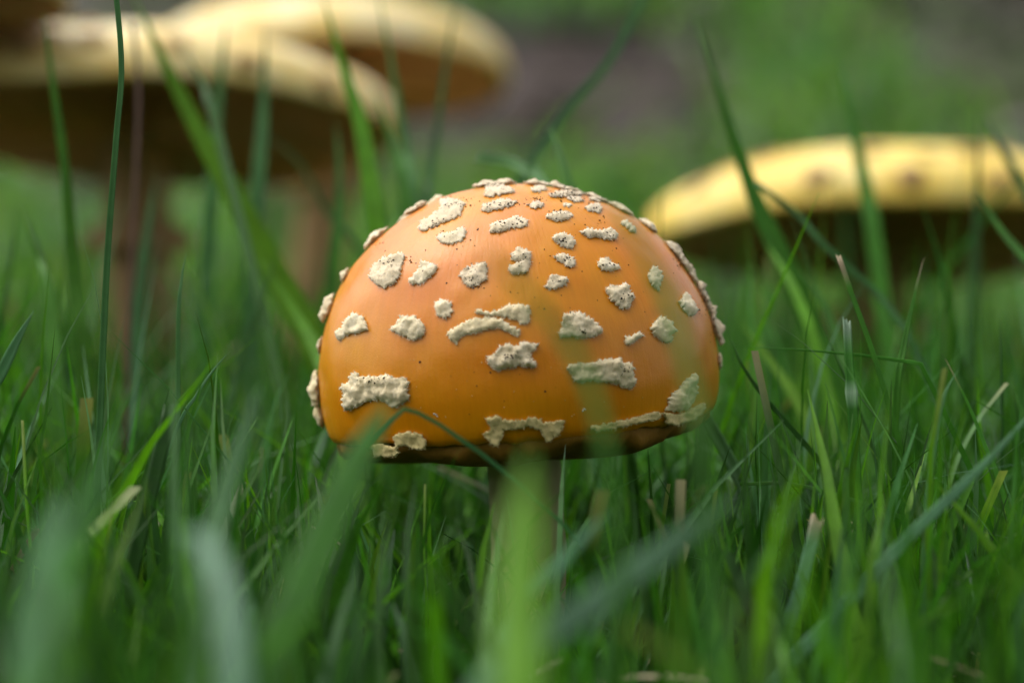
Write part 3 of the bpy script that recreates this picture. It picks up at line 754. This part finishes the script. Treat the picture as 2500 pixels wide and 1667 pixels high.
# behind the cap
B('pointed green blade rising from behind the cap top', [(1345,560),(1310,430),(1285,345),(1259,282)], 50, 26, 'green')
B('short pale blade curling behind the cap top', [(1260,440),(1220,400),(1170,372),(1100,362)], 51, 22, 'blue', tip='cut')
B('long thin bluish blade leaning up behind the cap', [(1170,470),(1290,270),(1400,140),(1490,-20)], 60, 22, 'blue', tip='stalk')
B('blurred green blade behind the cap shoulder', [(940,560),(925,420),(900,330),(860,200)], 58, 26, 'green')
# right of the cap
B('tall dark green blade tapering up before the bright yellow cap', [(1910,880),(1870,760),(1800,600),(1740,470),(1680,300),(1595,30)], 56, 50, 'green')
B('thin arching stem crossing the underside of the bright yellow cap', [(2110,820),(2060,730),(2000,660),(1890,560),(1830,490),(1735,420)], 50, 15, 'blue', tip='stalk')
B('slim stalk with a frayed pale tip before the yellow mushroom', [(2125,1230),(2050,960),(2005,810),(1962,690),(1925,585)], 43, 14, 'green', tip='cut', tipcol='dry', w2=11)
B('upright green stalk cut off flat, with a pale joint', [(1978,1330),(1968,1140),(1958,940),(1950,830),(1945,733)], 42.5, 36, 'green', tip='cut', tipcol='pale', w2=18, fold=.6, node=.72)
B('grass stem bent level, pointing at the orange cap', [(2310,1330),(2240,1100),(2170,950),(2115,836),(2070,828),(1980,816),(1850,804),(1680,795)], 43, 16, 'green', w2=13, sharp=True)
B('dark curved blade starting beside the orange cap margin', [(2010,1240),(1930,1120),(1850,1020),(1750,905),(1700,830),(1680,780)], 43.5, 15, 'dark')
B('green stalk with a straw-coloured seed tip', [(2045,1280),(2060,900),(2075,800),(2095,700),(2122,592)], 43.5, 22, 'green', tipcol='dry', fold=.6, w2=17)
B('pointed blade before the far end of the bright yellow cap', [(2420,660),(2352,590),(2290,515),(2236,422)], 49, 20, 'green')
B('very fine blade behind the flat-cut stalk', [(2010,1050),(1980,960),(1925,830),(1888,742)], 44, 9, 'dark')
B('fine stalk with a dry split tip by the level stem', [(2300,1120),(2265,1030),(2225,930),(2172,825)], 43, 13, 'green', tipcol='dry')
B('upright hair-thin blade by the long pale blade', [(2300,1150),(2302,950),(2298,800),(2294,715)], 45, 9, 'dark')
B('long thin stem crossing diagonally behind the flat-cut stalk', [(1680,1290),(1800,1160),(1920,1040),(2052,920)], 45, 11, 'green')
B('low thin stem arching across to the flat-cut stalk', [(2100,1215),(2000,1165),(1900,1130),(1800,1110),(1700,1112)], 42, 12, 'green', tip='stalk')
B('broad bluish blade with a torn straw tip', [(1765,1640),(1800,1480),(1835,1360),(1862,1260),(1878,1185)], 39, 36, 'glaucous', tip='cut', tipcol='dry', w2=30, fold=.15)
B('stubby blunt blade beside the torn-tip blade', [(1985,1420),(1965,1320),(1940,1250),(1912,1175)], 41, 40, 'blue', w2=30)
B('small blunt dry-tipped blade by the torn-tip blade', [(1860,1420),(1890,1340),(1930,1290),(1952,1200)], 41.5, 22, 'blue', tip='cut', tipcol='dry')
B('blurred upright blade before the dark yellow-cap underside', [(2010,560),(1990,440),(1960,300),(1925,120)], 68, 34, 'green')
B('dim blade before the end of the bright yellow cap', [(2400,520),(2352,430),(2300,340),(2255,260)], 64, 26, 'dark')
B('faint upright blade over the bright yellow cap', [(2235,760),(2240,600),(2245,420),(2247,240)], 64, 22, 'dark')
B('bright blade leaning by the yellow mushroom stem', [(1880,820),(1840,700),(1800,620),(1760,560)], 52, 24, 'bright')
B('slender blade between the cap and the yellow mushroom stem', [(1740,960),(1735,820),(1725,700),(1722,600)], 52, 18, 'green')
B('green blade before the yellow mushroom stem', [(1960,900),(1930,800),(1890,690),(1830,620)], 49, 22, 'green')
B('leaning dark blade before the pale bulb of the yellow mushroom', [(1880,1040),(1830,920),(1770,830),(1700,740)], 49, 26, 'bright')
B('pale upright blade near the level stem', [(2130,1200),(2140,1060),(2165,920),(2200,850)], 40, 18, 'blue')
B('white-tipped blade low by the hair-thin blade', [(2250,1420),(2235,1350),(2225,1300),(2215,1260)], 41, 14, 'pale')

# ------------------------------------------------------------------ lawn: grass nobody could count
def grass_field(name, label, n, region, seed, hgt, wid, cols, segs=6, across=3, guard=True, dense=None, cut=0.035, upright=1.0, free=False):
    g = np.random.default_rng(seed)
    y = np.sqrt(g.uniform(region[0] ** 2, region[1] ** 2, n)); x = g.uniform(-1, 1, n) * (y * region[2] + region[3])
    if dense is not None:
        k = dense(x, y, g); x, y = x[k], y[k]; n = len(x)
    z = ground_z(x, y)
    h = hgt(g, n, x, y); w = wid(g, n)
    az = g.uniform(0, 2 * np.pi, n); lean = np.abs(g.normal(0.2, 0.24, n)) + 0.02; droop = np.clip(g.normal(0.12, 0.22, n), 0, 0.9)
    flop = g.random(n) < 0.10; lean[flop] += g.uniform(.5, 1.3, flop.sum())
    fac = g.uniform(0, np.pi, n); lean *= upright; droop *= upright
    ci = g.integers(0, len(cols), n); c = np.array(cols)[ci] * g.uniform(.7, 1.3, (n, 1)) * g.uniform(.85, 1.15, (n, 3))
    cutm = g.random(n) < cut
    t = np.linspace(0, 1, segs)[None, :]
    out = h[:, None] * lean[:, None] * t ** 1.8
    zz = h[:, None] * (t - 0.45 * droop[:, None] * t ** 3 - 0.12 * lean[:, None] * t ** 2)
    cx = x[:, None] + np.cos(az)[:, None] * out + 0.06 * h[:, None] * np.sin(t * 5 + fac[:, None] * 3) * 0.4
    cy = y[:, None] + np.sin(az)[:, None] * out
    cz = z[:, None] - 0.1 + zz
    wp = np.minimum(1, 0.6 + t * 2) * np.maximum(0.04, 1 - t ** 2.6)
    wp = np.where(cutm[:, None], np.minimum(1, 0.6 + t * 2) * (1 - 0.25 * t), wp) * w[:, None]
    sx, sy = np.cos(fac)[:, None], np.sin(fac)[:, None]
    us = np.linspace(-1, 1, across)
    V = np.empty((n, segs, across, 3)); UV = np.empty((n, segs, across, 2)); Cc = np.empty((n, segs, across, 3))
    tipc = np.array([0.30, 0.25, 0.13])
    f = np.clip((t - 0.9) / 0.1, 0, 1) * cutm[:, None] * 0.6
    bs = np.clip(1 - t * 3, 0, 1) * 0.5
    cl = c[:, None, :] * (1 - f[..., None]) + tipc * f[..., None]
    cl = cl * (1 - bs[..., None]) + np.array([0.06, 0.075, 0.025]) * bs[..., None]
    for k, uu in enumerate(us):
        V[:, :, k, 0] = cx + sx * wp * uu / 2 - sy * wp * abs(uu) * 0.18
        V[:, :, k, 1] = cy + sy * wp * uu / 2 + sx * wp * abs(uu) * 0.18
        V[:, :, k, 2] = cz
        UV[:, :, k, 0] = uu * .5 + .5; UV[:, :, k, 1] = t; Cc[:, :, k] = cl
    keep = np.ones(n, bool)
    if guard:
        pxx, pyy = proj(V.reshape(-1, 3)); pxx = pxx.reshape(n, -1); pyy = pyy.reshape(n, -1); dd = V[..., 1].reshape(n, -1)
        capz = (pxx > 740) & (pxx < 1800) & (pyy < 1085) & (dd < 45)
        near = (dd < 36) & (pyy < np.where((pxx < 800) | (pxx > 1850), 1060, 1240)) & (pxx > -100) & (pxx < 2600)
        near |= (dd < 29) & (pyy < np.where((pxx < 800), 1180, 1400))
        stem = np.hypot(x - CC.x, y - CC.y) < 1.3
        sight = (dd < 44) & (pxx > 1150) & (pxx < 1380) & (pyy < 1190)
        keep = ~(capz.any(1) | near.any(1) | stem | sight.any(1))
        keep &= ~(((dd < 50) & (pyy < 930) & (pxx > 1800)).any(1) & (g.random(n) < 0.5))
        keep &= ~(((dd < 50) & (pyy < 960) & (pxx < 760)).any(1) & (g.random(n) < 0.45))
        keep &= ~((y < 38) & (x > -3.5) & (g.random(n) < 0.72)) & ~((y < 38) & (x <= -3.5) & (g.random(n) < 0.3))
        incap = ((V.reshape(n, -1, 3) - np.array(CC + AX * 1.0)) ** 2).sum(2).min(1) < 3.75 ** 2
        keep &= ~incap
        # leave the view of the open caps behind mostly free
        tall = (not free) & (dd < 95) & (pyy < np.where(pxx < 1000, 540, 660))
        keep &= ~(tall.any(1) & (g.random(n) < 0.72))
    V, UV, Cc = V[keep], UV[keep], Cc[keep]; n = len(V)
    a = (np.arange(n)[:, None, None] * segs * across + np.arange(segs - 1)[None, :, None] * across + np.arange(across - 1)[None, None, :]).ravel()
    Fc = np.stack([a, a + 1, a + across + 1, a + across], 1)
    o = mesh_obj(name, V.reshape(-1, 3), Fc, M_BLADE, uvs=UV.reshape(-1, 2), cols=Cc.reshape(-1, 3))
    return props(o, label, 'grass', kind='stuff')
GREENS = [tuple(0.8 * q for q in c) for c in (TINT['green'], TINT['dark'], TINT['blue'], TINT['dark'], TINT['bright'], (0.04, 0.12, 0.02), (0.06, 0.16, 0.045), TINT['bright'], TINT['green'])]
# short turf near the lens and round the mushroom
grass_field('grass', 'dense mown lawn grass round the orange mushroom', 19000, (16, 70, 0.26, 5), 1,
            lambda g, n, x, y: np.clip(g.normal(4.5, 1.5, n), 1.0, 9), lambda g, n: np.clip(g.normal(.20, .085, n), .06, .42), GREENS, upright=0.8)
grass_field('grass', 'fine low grass filling the gaps of the lawn', 16000, (18, 62, 0.24, 4), 2,
            lambda g, n, x, y: np.clip(g.normal(1.8, .7, n), .6, 4.2), lambda g, n: np.clip(g.normal(.09, .04, n), .04, .2), GREENS + [TINT['dry'], (0.2, 0.2, 0.09)], segs=5, across=2)
grass_field('grass', 'taller lawn grass among the yellow mushrooms', 16000, (56, 125, 0.27, 10), 3,
            lambda g, n, x, y: np.clip(g.normal(6.2, 1.8, n), 2, 12), lambda g, n: np.clip(g.normal(.22, .08, n), .08, .42), GREENS, segs=6, across=2, upright=0.7)
grass_field('grass', 'scattered tall upright blades standing above the lawn behind the orange cap', 520, (49, 78, 0.24, 3), 6,
            lambda g, n, x, y: np.clip(g.normal(7.8, 2.0, n), 4.5, 13), lambda g, n: np.clip(g.normal(.24, .08, n), .10, .42),
            [TINT['green'], TINT['dark'], TINT['blue'], TINT['green'], TINT['dark'], TINT['bright']], segs=9, across=3, upright=0.6, free=True)
grass_field('grass', 'thin tangled grass stems standing beside the orange cap', 1500, (42, 60, 0.22, 2), 8,
            lambda g, n, x, y: np.clip(g.normal(6.6, 1.7, n), 3.5, 11), lambda g, n: np.clip(g.normal(.12, .04, n), .06, .22),
            [TINT['green'], TINT['dark'], TINT['blue'], TINT['bright'], TINT['glaucous'], TINT['dark']], segs=9, across=3, upright=1.2, free=True)
def clump(x, y, g):
    q = np.sin(x * .07 + 1.0) + np.sin(x * .031 + y * .05) + np.sin(y * .045 - x * .02 + 2)
    lim = 207 + 30 * np.clip((x - 14) / 10, 0, 1) - 26 * np.clip((x - 36) / 8, 0, 1) - 5 * np.exp(-((x - 9) / 6) ** 2)
    q = q - np.clip((y - lim) / 9, -1, 3.2)
    return q + g.normal(0, .5, len(x)) > -1.2
grass_field('grass', 'loose bright grass growing on the bank behind', 36000, (118, 420, 0.30, 25), 4,
            lambda g, n, x, y: np.clip(g.normal(4.6, 1.8, n), 2, 11), lambda g, n: np.clip(g.normal(.6, .2, n), .25, 1.1),
            [TINT['bright'], TINT['blue'], TINT['green'], (0.22, 0.38, 0.05), (0.20, 0.36, 0.18), (0.17, 0.37, 0.04)], segs=5, across=2, guard=False, dense=clump, upright=2.6)

# dead straw in the turf
def straw(n, seed):
    g = random.Random(seed); V = []; Fc = []; Cl = []
    for k in range(n):
        y = g.uniform(24, 62); x = g.uniform(-1, 1) * (y * .24 + 3); z = gz(x, y) + abs(g.gauss(0.4, .5)); L = g.uniform(.6, 3.2); az = g.uniform(0, 6.28); el = g.gauss(0.05, .25)
        p = Vector((x, y, z)); d = Vector((math.cos(az) * math.cos(el), math.sin(az) * math.cos(el), math.sin(el))); s = d.cross(Vector((0, 0, 1))).normalized() * g.uniform(.025, .08)
        if (p - BASE).xy.length < 1.4 or y < 30: continue
        o = len(V); bend = Vector((g.uniform(-.2, .2), g.uniform(-.2, .2), g.uniform(-.1, .3))) * L
        c = np.array(g.choice([(0.30, .23, .13), (.38, .32, .2), (.2, .14, .09), (.14, .09, .06), (.26, .24, .15)])) * g.uniform(.7, 1.2)
        for i in range(4):
            t = i / 3; q = p + d * L * t + bend * t * (1 - t) * 2
            V += [q + s, q + Vector((0, 0, s.length * .7)), q - s]; Cl += [c] * 3
        for i in range(3):
            a = o + i * 3
            Fc += [(a, a + 1, a + 4, a + 3), (a + 1, a + 2, a + 5, a + 4), (a + 2, a, a + 3, a + 5)]
    o = mesh_obj('straw', V, Fc, M_LITTER, cols=np.array(Cl, np.float32)); props(o, 'dead straw lying in the turf', 'straw', kind='stuff')
straw(2200, 21)
# fallen leaves on the bank
def litter(n, seed):
    g = random.Random(seed); V = []; Fc = []; Cl = []
    for k in range(n):
        y = g.uniform(120, 430); x = g.uniform(-1, 1) * (y * .3 + 20); p = Vector((x, y, gz(x, y) + g.uniform(.2, 2.0)))
        q = Matrix.Rotation(g.uniform(0, 6.28), 3, 'Z') @ Matrix.Rotation(g.gauss(0.2, .5), 3, 'X'); L = g.uniform(2, 5.5); W = L * g.uniform(.35, .6); cu = g.uniform(-.5, .8)
        c = np.array(g.choice([(.05, .034, .038), (.03, .022, .027), (.11, .08, .075), (.20, .18, .17), (.07, .05, .05), (.024, .018, .022), (.03, .022, .025), (.15, .12, .12)])) * g.uniform(.7, 1.2)
        o = len(V)
        for (a, b) in ((-1, 0), (-.5, .8), (-.5, 0), (-.5, -.8), (.2, .9), (.2, 0), (.2, -.9), (.75, .45), (.75, 0), (.75, -.45), (1.1, 0)):
            V.append(p + q @ Vector((a * L / 2, b * W / 2, cu * (b * b * W * .3) + .1 * L * a * a))); Cl.append(c)
        Fc += [tuple(o + i for i in f) for f in ((0, 2, 1), (0, 3, 2), (1, 2, 5, 4), (2, 3, 6, 5), (4, 5, 8, 7), (5, 6, 9, 8), (7, 8, 10), (8, 9, 10))]
    o = mesh_obj('fallen_leaves', V, Fc, M_LITTER, cols=np.array(Cl, np.float32)); props(o, 'brown and grey fallen leaves strewn over the bank', 'fallen leaves', kind='stuff')
litter(3200, 31)
# moss between the blades
def moss(n, seed):
    g = random.Random(seed); V = []; Fc = []; Cl = []
    for k in range(n):
        y = g.gauss(46, 3.5); x = P(1000, 1300, y).x + g.gauss(0, 1.6); z = gz(x, y)
        if (Vector((x, y)) - BASE.xy).length < 1.1 or y < 36: continue
        h = g.uniform(.9, 2.4); ln = Vector((g.uniform(-.4, .4), g.uniform(-.4, .4), 1)) * h; c = np.array(g.choice([(.03, .10, .012), (.05, .14, .015), (.025, .07, .01)]))
        m = 12
        for i in range(m):
            p = Vector((x, y, z)) + ln * (i / m); az = i * 2.4 + k; L = .35 * (1 - .6 * i / m)
            d = Vector((math.cos(az), math.sin(az), .45)); s = Vector((-math.sin(az), math.cos(az), 0)) * .06
            o = len(V); V += [p - s * .4, p + d * L * .5 + s, p + d * L * .5 - s, p + d * L]; Cl += [c] * 4; Fc += [(o, o + 1, o + 2), (o + 1, o + 3, o + 2)]
    o = mesh_obj('moss', V, Fc, M_MOSS, cols=np.array(Cl, np.float32)); props(o, 'small feathery moss between the lawn blades', 'moss', kind='stuff')
moss(110, 41)
